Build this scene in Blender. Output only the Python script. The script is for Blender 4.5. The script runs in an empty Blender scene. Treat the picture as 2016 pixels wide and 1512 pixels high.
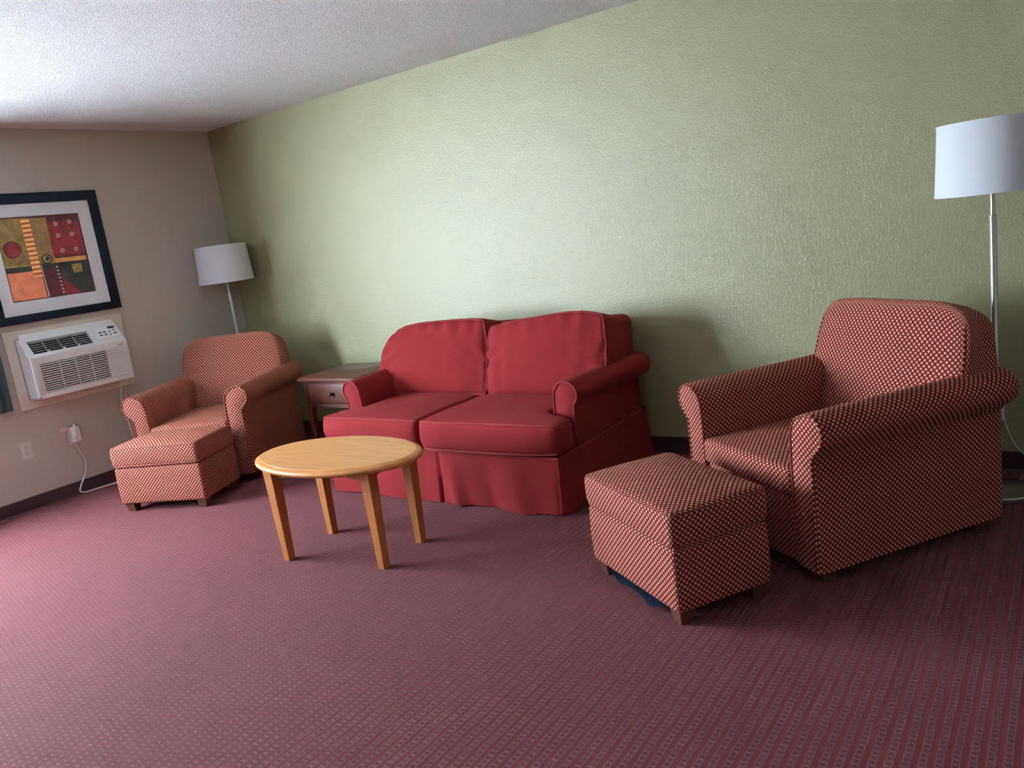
import bpy, bmesh, math, random
from mathutils import Vector, Matrix, noise

random.seed(7)
S = bpy.context.scene
C = S.collection
PI = math.pi

# ------------------------------------------------------------------ camera
cam_d = bpy.data.cameras.new('camera')
cam_d.sensor_width = 36.0
cam_d.lens = 36.0 * 1568.13 / 2016.0
cam_d.clip_start = 0.02
cam = bpy.data.objects.new('camera', cam_d)
C.objects.link(cam)
S.camera = cam


def cam_matrix(loc, yaw, pitch, roll):
    cy, sy, cp, sp = math.cos(yaw), math.sin(yaw), math.cos(pitch), math.sin(pitch)
    f = Vector((-sy * cp, cy * cp, sp))
    r = Vector((cy, sy, 0))
    u = r.cross(f)
    cr, sr = math.cos(roll), math.sin(roll)
    r2, u2 = cr * r + sr * u, -sr * r + cr * u
    m = Matrix((r2, u2, -f)).transposed().to_4x4()
    m.translation = loc
    return m


cam.matrix_world = cam_matrix(Vector((5.6015, -4.0821, 1.40015)), 0.632091, -0.1950597, -0.1378765)

# ------------------------------------------------------------------ world, window light, exposure
ROOM_X, ROOM_Y, CEIL = 7.6, -7.4, 2.44
WIN_Y0, WIN_Y1, WIN_Z0, WIN_Z1 = -4.55, -2.2, 0.62, 2.08

w = bpy.data.worlds.new('overcast_sky')
S.world = w
w.use_nodes = True
w.node_tree.nodes['Background'].inputs[0].default_value = (0.71, 0.865, 1.0, 1)
w.node_tree.nodes['Background'].inputs[1].default_value = 42.0     # overcast daylight, far brighter than the room

# light portal in the window opening: guides the sky light in, emits nothing itself
ld = bpy.data.lights.new('window_portal', 'AREA')
ld.shape = 'RECTANGLE'
ld.size = WIN_Z1 - WIN_Z0
ld.size_y = WIN_Y1 - WIN_Y0
ld.cycles.is_portal = True
lo = bpy.data.objects.new('window_portal', ld)
lo.matrix_world = Matrix(((0, 0, -1, -0.10), (0, 1, 0, (WIN_Y0 + WIN_Y1) / 2), (1, 0, 0, (WIN_Z0 + WIN_Z1) / 2), (0, 0, 0, 1)))
C.objects.link(lo)

# unseen sun added to bounce light off the concrete onto the ceiling, cannot enter the window
sd = bpy.data.lights.new('bounce_sun', 'SUN')
sd.energy = 820.0
sd.angle = math.radians(3)
sd.color = (1.0, 0.99, 0.97)
so = bpy.data.objects.new('bounce_sun', sd)
so.rotation_euler = (0, math.radians(24), 0)
C.objects.link(so)

S.view_settings.view_transform = 'Standard'
S.view_settings.look = 'None'
S.view_settings.gamma = 1.0
S.view_settings.use_curve_mapping = False
S.view_settings.exposure = 0.70
S.cycles.max_bounces = 10
S.cycles.diffuse_bounces = 6


# ------------------------------------------------------------------ node helpers
def srgb(r, g, b):
    def f(c):
        c /= 255.0
        return c / 12.92 if c <= 0.04045 else ((c + 0.055) / 1.055) ** 2.4
    return (f(r), f(g), f(b), 1.0)


class N:
    """thin wrapper round one node tree"""

    def __init__(s, name):
        s.m = bpy.data.materials.new(name)
        s.m.use_nodes = True
        s.t = s.m.node_tree
        s.b = s.t.nodes['Principled BSDF']

    def node(s, typ, **kw):
        n = s.t.nodes.new(typ)
        for k, v in kw.items():
            setattr(n, k, v)
        return n

    def link(s, a, b):
        s.t.links.new(a, b)

    def val(s, sock, v):
        if isinstance(v, bpy.types.NodeSocket):
            s.link(v, sock)
        else:
            sock.default_value = v

    def math(s, op, a, b=None, c=None, clamp=False):
        n = s.node('ShaderNodeMath', operation=op)
        n.use_clamp = clamp
        s.val(n.inputs[0], a)
        if b is not None:
            s.val(n.inputs[1], b)
        if c is not None:
            s.val(n.inputs[2], c)
        return n.outputs[0]

    def mix(s, fac, a, b):
        n = s.node('ShaderNodeMix', data_type='RGBA')
        s.val(n.inputs[0], fac)
        s.val(n.inputs[6], a)
        s.val(n.inputs[7], b)
        return n.outputs[2]

    def coords(s, kind='Object', scale=(1, 1, 1), rot=(0, 0, 0)):
        tc = s.node('ShaderNodeTexCoord')
        mp = s.node('ShaderNodeMapping')
        mp.inputs['Scale'].default_value = scale
        mp.inputs['Rotation'].default_value = rot
        s.link(tc.outputs[kind], mp.inputs[0])
        return mp.outputs[0]

    def noise(s, vec, scale, detail=3.0, rough=0.5):
        n = s.node('ShaderNodeTexNoise')
        s.link(vec, n.inputs['Vector'])
        n.inputs['Scale'].default_value = scale
        n.inputs['Detail'].default_value = detail
        n.inputs['Roughness'].default_value = rough
        return n.outputs[0]

    def ramp(s, fac, lo_, hi_, smooth=True):
        n = s.node('ShaderNodeMapRange')
        n.interpolation_type = 'SMOOTHSTEP' if smooth else 'LINEAR'
        s.val(n.inputs[0], fac)
        n.inputs[1].default_value = lo_
        n.inputs[2].default_value = hi_
        return n.outputs[0]

    def bump(s, h, dist, strength=1.0):
        n = s.node('ShaderNodeBump')
        n.inputs['Strength'].default_value = strength
        n.inputs['Distance'].default_value = dist
        s.link(h, n.inputs['Height'])
        s.link(n.outputs[0], s.b.inputs['Normal'])

    def set(s, **kw):
        for k, v in kw.items():
            s.val(s.b.inputs[k.replace('_', ' ')], v)
        return s.m


def plain(name, col, rough=0.5, metal=0.0, vary=0.06, scale=14.0, spec=0.5, coat=0.0):
    n = N(name)
    v = n.coords()
    f = n.noise(v, scale)
    dark = tuple(c * (1 - vary) for c in col[:3]) + (1,)
    lite = tuple(min(1, c * (1 + vary)) for c in col[:3]) + (1,)
    return n.set(Base_Color=n.mix(f, dark, lite), Roughness=rough, Metallic=metal, Specular_IOR_Level=spec, Coat_Weight=coat)


# ------------------------------------------------------------------ materials
def mat_wall(name, col, rough, bump_d, vary=0.03, spec=0.5):
    n = N(name)
    v = n.coords()
    big = n.noise(v, 1.3, 2)
    dark = tuple(c * (1 - vary) for c in col[:3]) + (1,)
    lite = tuple(c * (1 + vary) for c in col[:3]) + (1,)
    h = n.math("ADD", n.noise(v, 170, 2, 0.55), n.math("MULTIPLY", n.noise(v, 70, 2), 0.7))
    n.bump(h, bump_d)
    return n.set(Base_Color=n.mix(big, dark, lite), Roughness=rough, Specular_IOR_Level=spec)


M_GREEN = mat_wall('sage_green_eggshell_paint', (0.342, 0.325, 0.182), 0.27, 0.0028, spec=0.72)
M_TAUPE = mat_wall('taupe_paint', (0.52, 0.46, 0.40), 0.5, 0.002)
M_BACK = mat_wall('beige_paint', (0.36, 0.35, 0.31), 0.6, 0.002)


def mat_ceiling():
    n = N('popcorn_ceiling')
    v = n.coords()
    vo = n.node('ShaderNodeTexVoronoi')
    n.link(v, vo.inputs['Vector'])
    vo.inputs['Scale'].default_value = 120
    h = n.math('ADD', n.ramp(vo.outputs['Distance'], 0.5, 0.05), n.noise(v, 70, 4, 0.7))
    n.bump(h, 0.006, 1.0)
    f = n.noise(v, 160, 2)
    return n.set(Base_Color=n.mix(f, (0.78, 0.79, 0.80, 1), (0.88, 0.89, 0.90, 1)), Roughness=0.9, Specular_IOR_Level=0.1)


M_CEIL = mat_ceiling()


def mat_carpet():
    n = N('red_loop_carpet')
    v = n.coords()
    # a little wander so the rows are not ruler straight
    wob = n.noise(v, 9, 2)
    sx = n.node('ShaderNodeSeparateXYZ')
    n.link(v, sx.inputs[0])
    x = n.math('ADD', sx.outputs[0], n.math('MULTIPLY', n.math('SUBTRACT', wob, 0.5), 0.007))
    fx = n.math('FRACT', n.math('DIVIDE', x, 0.0345))              # row across
    fy = n.math('FRACT', n.math('DIVIDE', n.math('ADD', sx.outputs[1], n.math('MULTIPLY', n.math('FLOOR', n.math('DIVIDE', x, 0.0345)), 0.0077)), 0.0195))
    ax = n.math('ABSOLUTE', n.math('SUBTRACT', fx, 0.5))           # 0 mid ladder .. .5 plain row
    ay = n.math('ABSOLUTE', n.math('SUBTRACT', fy, 0.5))
    inlad = n.ramp(ax, 0.31, 0.27)
    rail = n.math('MULTIPLY', n.ramp(ax, 0.15, 0.20), inlad)
    rung = n.math('MULTIPLY', n.ramp(ay, 0.24, 0.34), inlad)
    loop = n.math('MAXIMUM', n.math('MULTIPLY', rail, 0.75), rung)
    speck = n.noise(v, 420, 2, 0.7)
    loop = n.math('MULTIPLY', loop, n.ramp(speck, 0.36, 0.62))
    base = n.mix(speck, (0.085, 0.008, 0.010, 1), (0.190, 0.022, 0.025, 1))
    col = n.mix(inlad, base, n.mix(speck, (0.060, 0.012, 0.014, 1), (0.15, 0.038, 0.041, 1)))
    col = n.mix(n.math('MULTIPLY', loop, 0.9), col, (0.40, 0.195, 0.175, 1))
    soil = n.noise(v, 1.1, 3)
    col = n.mix(n.math('MULTIPLY', n.ramp(soil, 0.45, 0.75), 0.16), col, (0.09, 0.035, 0.04, 1))
    h = n.math('ADD', n.math('MULTIPLY', speck, 0.6), loop)
    n.bump(h, 0.005, 0.8)
    return n.set(Base_Color=col, Roughness=0.85, Specular_IOR_Level=0.12, Sheen_Weight=0.12, Sheen_Roughness=0.5, Sheen_Tint=(1.0, 0.6, 0.7, 1))


M_CARPET = mat_carpet()


def mat_diamond():
    n = N('red_and_cream_diamond_weave')
    tc = n.node('ShaderNodeTexCoord')
    sx = n.node('ShaderNodeSeparateXYZ')
    n.link(tc.outputs['UV'], sx.inputs[0])
    p = 0.0215
    a = n.math('DIVIDE', n.math('ADD', sx.outputs[0], sx.outputs[1]), p)
    b = n.math('DIVIDE', n.math('SUBTRACT', sx.outputs[0], sx.outputs[1]), p)
    da = n.math('ABSOLUTE', n.math('SUBTRACT', n.math('FRACT', a), 0.5))
    db = n.math('ABSOLUTE', n.math('SUBTRACT', n.math('FRACT', b), 0.5))
    # rounded square in lattice space: L4 norm
    d = n.math('POWER', n.math('ADD', n.math('POWER', da, 3.0), n.math('POWER', db, 3.0)), 0.3333)
    dot = n.ramp(d, 0.345, 0.265)
    v = n.coords('UV')
    th = n.noise(v, 900, 2, 0.6)
    cream = n.mix(th, (0.47, 0.235, 0.150, 1), (0.66, 0.37, 0.25, 1))
    red = n.mix(th, (0.105, 0.004, 0.007, 1), (0.20, 0.010, 0.014, 1))
    n.bump(n.math('ADD', dot, n.math('MULTIPLY', th, 0.35)), 0.0016, 0.7)
    return n.set(Base_Color=n.mix(dot, red, cream), Roughness=0.8, Specular_IOR_Level=0.15)


M_DIAM = mat_diamond()


def mat_weave(name, c0, c1):
    n = N(name)
    v = n.coords('UV')
    vo = n.node('ShaderNodeTexWave')
    vo.inputs['Scale'].default_value = 150
    vo.inputs['Distortion'].default_value = 2.5
    vo.inputs['Detail'].default_value = 2
    n.link(v, vo.inputs['Vector'])
    th = n.noise(v, 500, 3, 0.7)
    f = n.math('MULTIPLY', n.math('ADD', vo.outputs[1], th), 0.5)
    big = n.noise(n.coords(), 3.0, 3)
    col = n.mix(f, c0, c1)
    col = n.mix(n.math('MULTIPLY', n.ramp(big, 0.5, 0.8), 0.25), col, tuple(c * 0.75 for c in c0[:3]) + (1,))
    n.bump(f, 0.0012, 0.6)
    return n.set(Base_Color=col, Roughness=0.85, Specular_IOR_Level=0.15, Sheen_Weight=0.05, Sheen_Roughness=0.4, Sheen_Tint=(1, 0.5, 0.5, 1))


M_SOFA = mat_weave('brick_red_slipcover', (0.165, 0.008, 0.011, 1), (0.295, 0.024, 0.028, 1))
M_PIPE = mat_weave('brick_red_piping', (0.20, 0.018, 0.020, 1), (0.36, 0.055, 0.055, 1))
M_DARKCLOTH = mat_weave('navy_dust_cloth', (0.008, 0.015, 0.032, 1), (0.016, 0.032, 0.062, 1))
M_CURTAIN = mat_weave('slate_blue_curtain', (0.10, 0.14, 0.15, 1), (0.17, 0.225, 0.235, 1))


def mat_wood(name, c0, c1, rough=0.35, scale=(3, 40, 40), coat=0.2, warp=1.0):
    n = N(name)
    v = n.coords('Object', scale)
    g = n.noise(v, 1.6, 5, 0.65)
    g2 = n.noise(n.coords('Object', tuple(s * 4 for s in scale)), 2.0, 2, 0.6)
    f = n.math('ADD', n.math('MULTIPLY', n.ramp(g, 0.3, 0.7), 0.75), n.math('MULTIPLY', g2, 0.25))
    n.bump(g2, 0.0004, 0.4)
    return n.set(Base_Color=n.mix(f, c0, c1), Roughness=rough, Coat_Weight=coat, Coat_Roughness=0.25)


M_MAPLE = mat_wood('honey_maple_top', (0.50, 0.215, 0.070, 1), (0.63, 0.30, 0.11, 1), 0.38, (4, 22, 22))
M_MAPLE_EDGE = mat_wood('golden_maple_edge', (0.47, 0.165, 0.034, 1), (0.60, 0.235, 0.060, 1), 0.35, (4, 22, 22))
M_MAPLE_LEG = mat_wood('golden_maple_leg', (0.33, 0.105, 0.022, 1), (0.46, 0.165, 0.040, 1), 0.38, (30, 30, 4))
M_MAHOG = mat_wood('dark_mahogany', (0.062, 0.016, 0.010, 1), (0.125, 0.036, 0.022, 1), 0.38, (4, 30, 30), 0.12)
M_FOOT = mat_wood('brown_stained_foot', (0.070, 0.022, 0.012, 1), (0.125, 0.045, 0.025, 1), 0.45, (30, 30, 5))
M_BASEB = plain('maroon_vinyl_base', (0.045, 0.018, 0.022), 0.42, vary=0.15)
M_BLACK = plain('black_plastic', (0.012, 0.012, 0.014), 0.4)
M_FRAME = plain('blue_black_frame', (0.006, 0.009, 0.018), 0.55, vary=0.2, spec=0.2)
M_MAT = plain('white_mat_board', (0.76, 0.79, 0.83), 0.75, vary=0.015)
M_ACWHITE = plain('ivory_plastic', (0.76, 0.765, 0.76), 0.42, vary=0.02)
M_ACPANEL = plain('white_plastic_panel', (0.80, 0.81, 0.82), 0.38, vary=0.015)
M_ACDARK = plain('dark_coil_behind_grille', (0.030, 0.028, 0.032), 0.7, vary=0.3, scale=60)
M_ACGREY = plain('grey_louvre_plastic', (0.56, 0.56, 0.58), 0.5)
M_TRIM = plain('cream_painted_trim', (0.64, 0.575, 0.48), 0.5, vary=0.03)
M_IVORY = plain('ivory_outlet_plastic', (0.62, 0.58, 0.52), 0.4, vary=0.02)
M_CORD = plain('white_cord', (0.74, 0.72, 0.70), 0.45, vary=0.02)
M_TAG = plain('pale_pink_tag', (0.72, 0.55, 0.52), 0.6, vary=0.03)
M_WINFRAME = plain('white_window_frame', (0.7, 0.7, 0.7), 0.45, vary=0.02)


def mat_metal():
    n = N('brushed_nickel')
    v = n.coords('Object', (60, 60, 900))
    f = n.noise(v, 2, 2)
    n.bump(f, 0.0003, 0.4)
    return n.set(Base_Color=n.mix(f, (0.44, 0.41, 0.385, 1), (0.56, 0.53, 0.50, 1)), Roughness=0.28, Metallic=1.0)


M_NICKEL = mat_metal()


def mat_shade():
    n = N('white_linen_shade')
    v = n.coords('UV')
    f = n.noise(v, 700, 2, 0.6)
    n.bump(f, 0.0004, 0.5)
    d = n.set(Base_Color=n.mix(f, (0.77, 0.79, 0.84, 1), (0.85, 0.87, 0.90, 1)), Roughness=0.8, Specular_IOR_Level=0.2)
    tr = n.node('ShaderNodeBsdfTranslucent')
    tr.inputs[0].default_value = (0.8, 0.78, 0.78, 1)
    mx = n.node('ShaderNodeMixShader')
    mx.inputs[0].default_value = 0.18
    out = n.t.nodes['Material Output']
    n.link(n.b.outputs[0], mx.inputs[1])
    n.link(tr.outputs[0], mx.inputs[2])
    n.link(mx.outputs[0], out.inputs[0])
    return n.m


M_SHADE = mat_shade()


def mat_glass():
    n = N('window_glass')
    tr = n.node('ShaderNodeBsdfTransparent')
    gl = n.node('ShaderNodeBsdfGlossy')
    gl.inputs['Roughness'].default_value = 0.02
    mx = n.node('ShaderNodeMixShader')
    mx.inputs[0].default_value = 0.06
    n.link(tr.outputs[0], mx.inputs[1])
    n.link(gl.outputs[0], mx.inputs[2])
    n.link(mx.outputs[0], n.t.nodes['Material Output'].inputs[0])
    return n.m


M_GLASS = mat_glass()
M_GROUND = plain('concrete_outside', (0.61, 0.645, 0.665), 0.9, vary=0.1)


# ------------------------------------------------------------------ mesh helpers
def new_bm():
    bm = bmesh.new()
    bm.loops.layers.uv.new('UVMap')
    return bm


def obj(name, bm, mat, parent=None, smooth=35, label=None, kind=None, loc=None):
    """link a bmesh as ONE mesh object"""
    bmesh.ops.recalc_face_normals(bm, faces=bm.faces)
    me = bpy.data.meshes.new(name)
    bm.to_mesh(me)
    bm.free()
    for m in (mat if isinstance(mat, (list, tuple)) else [mat]):
        me.materials.append(m)
    if smooth:
        me.polygons.foreach_set('use_smooth', [True] * len(me.polygons))
        me.set_sharp_from_angle(angle=math.radians(smooth))
    o = bpy.data.objects.new(name, me)
    C.objects.link(o)
    if parent:
        o.parent = parent
    if loc:
        o.location = loc
    if label:
        o['label'] = label
    if kind:
        o['kind'] = kind
    return o


def thing(name, label, cat, loc=(0, 0, 0), rz=0.0, group=None):
    o = bpy.data.objects.new(name, None)
    o.empty_display_size = 0.1
    C.objects.link(o)
    o.location = loc
    o.rotation_euler = (0, 0, rz)
    o['label'] = label
    o['category'] = cat
    if group:
        o['group'] = group
    return o


def copy_thing(o, loc, rz, label, skip=()):
    c = o.copy()
    C.objects.link(c)
    c.location = loc
    c.rotation_euler = (0, 0, rz)
    c['label'] = label
    for ch in list(o.children):
        if ch.name.split('.')[0] in skip:
            continue
        d = ch.copy()
        C.objects.link(d)
        d.parent = c
        for g in list(ch.children):
            e = g.copy()
            C.objects.link(e)
            e.parent = d
    return c


def box(bm, lo_, hi_, mi=0):
    x0, y0, z0 = lo_
    x1, y1, z1 = hi_
    v = [bm.verts.new(p) for p in ((x0, y0, z0), (x1, y0, z0), (x1, y1, z0), (x0, y1, z0), (x0, y0, z1), (x1, y0, z1), (x1, y1, z1), (x0, y1, z1))]
    uv = bm.loops.layers.uv.active
    for idx, ax in (((0, 3, 2, 1), 2), ((4, 5, 6, 7), 2), ((0, 1, 5, 4), 1), ((2, 3, 7, 6), 1), ((1, 2, 6, 5), 0), ((3, 0, 4, 7), 0)):
        f = bm.faces.new([v[i] for i in idx])
        f.material_index = mi
        for l in f.loops:
            c = l.vert.co
            l[uv].uv = ((c.y, c.z), (c.x, c.z), (c.x, c.y))[ax]
    return v


def frustum(bm, c0, s0, z0, c1, s1, z1, bev=0.0, mi=0):
    """square post tapering from (centre c0, half sizes s0) at z0 to c1, s1 at z1"""
    def ring(c, s, z):
        b = bev
        pts = []
        for sx, sy in ((-1, -1), (1, -1), (1, 1), (-1, 1)):
            if b:
                if sx * sy > 0:
                    pts += [(c[0] + sx * s[0], c[1] + sy * (s[1] - b), z), (c[0] + sx * (s[0] - b), c[1] + sy * s[1], z)]
                else:
                    pts += [(c[0] + sx * (s[0] - b), c[1] + sy * s[1], z), (c[0] + sx * s[0], c[1] + sy * (s[1] - b), z)]
            else:
                pts.append((c[0] + sx * s[0], c[1] + sy * s[1], z))
        return [bm.verts.new(p) for p in pts]
    a, b_ = ring(c0, s0, z0), ring(c1, s1, z1)
    n = len(a)
    for i in range(n):
        f = bm.faces.new((a[i], a[(i + 1) % n], b_[(i + 1) % n], b_[i]))
        f.material_index = mi
    bm.faces.new(a).material_index = mi
    bm.faces.new(b_).material_index = mi


def axis_samples(a, b, r, step, k):
    s = [a + r - r * math.tan((PI / 4) * (k - i) / k) for i in range(k)]
    n = max(1, int(round((b - a - 2 * r) / step)))
    m = [a + r + (b - a - 2 * r) * i / n for i in range(n + 1)]
    e = [b - r + r * math.tan((PI / 4) * (i + 1) / k) for i in range(k)]
    return s + m + e


def round_pt(p, lo_, hi_, r):
    q = Vector([min(max(p[i], lo_[i] + r), hi_[i] - r) for i in range(3)])
    d = Vector(p) - q
    L = d.length
    return q + d * (r / L) if L > 1e-9 else q


def rbox(bm, lo_, hi_, r, step=0.04, k=3, fn=None, mi=0):
    """rounded box with metre-true box UVs and an optional deformation"""
    ax = [axis_samples(lo_[i], hi_[i], r, step, k) for i in range(3)]
    uv = bm.loops.layers.uv.active
    cache = {}

    def vert(p):
        key = (round(p[0], 6), round(p[1], 6), round(p[2], 6))
        if key not in cache:
            q = round_pt(p, lo_, hi_, r)
            if fn:
                q = fn(q)
            cache[key] = bm.verts.new(q)
        return cache[key]
    for a in range(3):
        b, c = [i for i in range(3) if i != a]
        for val in (lo_[a], hi_[a]):
            for i in range(len(ax[b]) - 1):
                for j in range(len(ax[c]) - 1):
                    vs, ts = [], []
                    for di, dj in ((0, 0), (1, 0), (1, 1), (0, 1)):
                        p = [0, 0, 0]
                        p[a], p[b], p[c] = val, ax[b][i + di], ax[c][j + dj]
                        vs.append(vert(p))
                        ts.append((p[b], p[c]))
                    try:
                        f = bm.faces.new(vs)
                    except ValueError:
                        continue
                    f.material_index = mi
                    for l, t in zip(f.loops, ts):
                        l[uv].uv = t


def loft(bm, rings, closed=True, caps=True, us=None, vs=None, mi=0):
    """skin rings of equal point count; UVs are arc lengths (or us per point, vs per ring)"""
    uv = bm.loops.layers.uv.active
    V = [[bm.verts.new(p) for p in r] for r in rings]
    n = len(rings[0])
    m = n if closed else n - 1
    if us is None:
        us = [0.0]
        for i in range(m):
            us.append(us[-1] + (Vector(rings[0][(i + 1) % n]) - Vector(rings[0][i])).length)
    if vs is None:
        vs = [0.0]
        for k in range(1, len(rings)):
            vs.append(vs[-1] + max((Vector(rings[k][i]) - Vector(rings[k - 1][i])).length for i in range(n)))
    for k in range(len(rings) - 1):
        for i in range(m):
            j = (i + 1) % n
            f = bm.faces.new((V[k][i], V[k][j], V[k + 1][j], V[k + 1][i]))
            f.material_index = mi
            for l, t in zip(f.loops, ((us[i], vs[k]), (us[i + 1], vs[k]), (us[i + 1], vs[k + 1]), (us[i], vs[k + 1]))):
                l[uv].uv = t
    if caps and closed:
        for r in (V[0], V[-1]):
            f = bm.faces.new(r)
            f.material_index = mi
            f.normal_update()
            a = max(range(3), key=lambda i: abs(f.normal[i]))
            b, c = [i for i in range(3) if i != a]
            for l in f.loops:
                l[uv].uv = (l.vert.co[b], l.vert.co[c])
    return V


def inset(prof, d):
    """move a closed counter-clockwise 2D outline inwards by d"""
    out = []
    n = len(prof)
    for i in range(n):
        p0, p1, p2 = Vector(prof[i - 1]), Vector(prof[i]), Vector(prof[(i + 1) % n])
        e1, e2 = (p1 - p0).normalized(), (p2 - p1).normalized()
        nn = Vector((-e1.y - e2.y, e1.x + e2.x))
        if nn.length < 1e-6:
            nn = Vector((-e1.y, e1.x))
        nn.normalize()
        out.append(tuple(p1 + nn * d))
    return out


def tube(bm, pts, r, n=6, mi=0, closed=False):
    P = [Vector(p) for p in pts]
    rings = []
    up = None
    for i, p in enumerate(P):
        if closed:
            t = P[(i + 1) % len(P)] - P[i - 1]
        else:
            t = P[min(i + 1, len(P) - 1)] - P[max(i - 1, 0)]
        t.normalize()
        if up is None:
            up = Vector((0, 0, 1)) if abs(t.z) < 0.9 else Vector((1, 0, 0))
        a = (up - t * up.dot(t)).normalized()
        b = t.cross(a)
        up = a
        rings.append([p + a * (r * math.cos(2 * PI * q / n)) + b * (r * math.sin(2 * PI * q / n)) for q in range(n)])
    if closed:
        rings.append(rings[0])
    loft(bm, rings, caps=not closed, mi=mi)


def smooth_path(pts, n=6):
    """Catmull-Rom"""
    P = [Vector(p) for p in pts]
    P = [P[0] * 2 - P[1]] + P + [P[-1] * 2 - P[-2]]
    out = []
    for i in range(1, len(P) - 2):
        for k in range(n):
            t = k / n
            a, b, c, d = P[i - 1], P[i], P[i + 1], P[i + 2]
            out.append(0.5 * ((2 * b) + (c - a) * t + (2 * a - 5 * b + 4 * c - d) * t * t + (3 * b - a - 3 * c + d) * t ** 3))
    out.append(P[-2])
    return out


def lathe(bm, prof, n=40, mi=0, centre=(0, 0)):
    """prof: list of (radius, z)"""
    rings = [[(centre[0] + r * math.cos(2 * PI * i / n), centre[1] + r * math.sin(2 * PI * i / n), z) for i in range(n)] for r, z in prof]
    rmax = max(r for r, _ in prof)
    loft(bm, rings, caps=True, us=[2 * PI * rmax * i / n for i in range(n + 1)], mi=mi)


def sstep(a, b, x):
    t = min(1.0, max(0.0, (x - a) / (b - a)))
    return t * t * (3 - 2 * t)


def nz(p, s, seed=0.0):
    return noise.noise(Vector((p[0] * s + seed, p[1] * s - seed, p[2] * s + 2 * seed)))


# ------------------------------------------------------------------ room shell
def struct(name, bm, m, parent=None, smooth=0):
    o = obj(name, bm, m, parent, smooth)
    if parent is None:
        o['kind'] = 'structure'
    return o


T = 0.16
bm = new_bm(); box(bm, (-T, ROOM_Y - T, -0.12), (ROOM_X + T, T, 0)); struct('floor', bm, M_CARPET)
bm = new_bm(); box(bm, (-14, -16, -0.5), (-T - 0.02, 9, -0.4)); struct('ground', bm, M_GROUND)
bm = new_bm(); box(bm, (-T, ROOM_Y - T, CEIL), (ROOM_X + T, T, CEIL + 0.12)); struct('ceiling', bm, M_CEIL)
bm = new_bm(); box(bm, (-T, 0, 0), (ROOM_X + T, T, CEIL)); struct('wall_right', bm, M_GREEN)
bm = new_bm()
gy, gz = (ROOM_Y, WIN_Y0, WIN_Y1, 0.0), (0.0, WIN_Z0, WIN_Z1, CEIL)
gv = [[bm.verts.new((0, y, z)) for z in gz] for y in gy]
gf = [bm.faces.new((gv[i][j], gv[i + 1][j], gv[i + 1][j + 1], gv[i][j + 1])) for i in range(3) for j in range(3) if (i, j) != (1, 1)]
ex = bmesh.ops.extrude_face_region(bm, geom=gf)
bmesh.ops.translate(bm, verts=[g for g in ex['geom'] if isinstance(g, bmesh.types.BMVert)], vec=(-T, 0, 0))
bm.faces.ensure_lookup_table()
struct('wall_left', bm, M_TAUPE)
bm = new_bm(); box(bm, (ROOM_X, ROOM_Y, 0), (ROOM_X + T, 0, CEIL)); struct('wall_far_right', bm, M_BACK)
bm = new_bm(); box(bm, (-T, ROOM_Y - T, 0), (ROOM_X + T, ROOM_Y, CEIL)); struct('wall_back', bm, M_BACK)

# window in the left wall, just outside the frame of the photograph
bm = new_bm()
fw, fx0, fx1 = 0.05, -0.09, -0.04
for lo_, hi_ in (((fx0, WIN_Y0, WIN_Z0), (fx1, WIN_Y1, WIN_Z0 + fw)), ((fx0, WIN_Y0, WIN_Z1 - fw), (fx1, WIN_Y1, WIN_Z1)),
                 ((fx0, WIN_Y0, WIN_Z0 + fw), (fx1, WIN_Y0 + fw, WIN_Z1 - fw)), ((fx0, WIN_Y1 - fw, WIN_Z0 + fw), (fx1, WIN_Y1, WIN_Z1 - fw)),
                 ((fx0, (WIN_Y0 + WIN_Y1) / 2 - 0.025, WIN_Z0 + fw), (fx1, (WIN_Y0 + WIN_Y1) / 2 + 0.025, WIN_Z1 - fw))):
    box(bm, lo_, hi_)
win = struct('window_1', bm, M_WINFRAME)
mid = (WIN_Y0 + WIN_Y1) / 2
for y0, y1 in ((WIN_Y0 + fw, mid - 0.025), (mid + 0.025, WIN_Y1 - fw)):
    bm = new_bm()
    box(bm, (-0.068, y0, WIN_Z0 + fw), (-0.064, y1, WIN_Z1 - fw))
    obj('pane', bm, M_GLASS, win, 0)


def baseboard(name, axis, a, b, h=0.092, t=0.012):
    bm = new_bm()
    prof = [(0, 0.001), (t + 0.006, 0.001), (t, 0.012), (t, h - 0.006), (t - 0.004, h), (0, h)]
    if axis == 'x':       # against the wall y = 0
        rings = [[(s, -d, z) for d, z in prof] for s in (a, b)]
    else:                 # against the wall x = 0
        rings = [[(d, s, z) for d, z in prof] for s in (a, b)]
    loft(bm, rings)
    struct(name, bm, M_BASEB)


baseboard('baseboard_right', 'x', 0.013, ROOM_X)
baseboard('baseboard_left', 'y', ROOM_Y, -0.001)

# ------------------------------------------------------------------ armchairs
AW, AR, AD = 0.386, 0.444, 0.887       # half base width, half width over the rolls, depth


def arm_profile(flare=0.0, side=1):
    """closed outline (x, z) of the right arm, counter-clockwise, front view with x to the right"""
    x_in, x_out = 0.272, AW
    pts = [(x_in, 0.055), (x_out, 0.055), (x_out, 0.20), (x_out, 0.36), (x_out, 0.475)]
    cx, cz, r = 0.372 + flare * 0.6, 0.572, 0.072
    pts += [(x_out + 0.012 + flare * 0.3, 0.497)]
    for k in range(11):                      # the roll, from under its outer side over the top
        a = math.radians(-48 + k * 13.8)
        pts.append((cx + (r + flare * 0.4) * math.cos(a), cz + r * math.sin(a)))
    pts += [(0.335, 0.634), (0.303, 0.615), (0.283, 0.585), (x_in + 0.002, 0.53), (x_in, 0.45), (x_in, 0.30), (x_in, 0.15)]
    return pts


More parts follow.
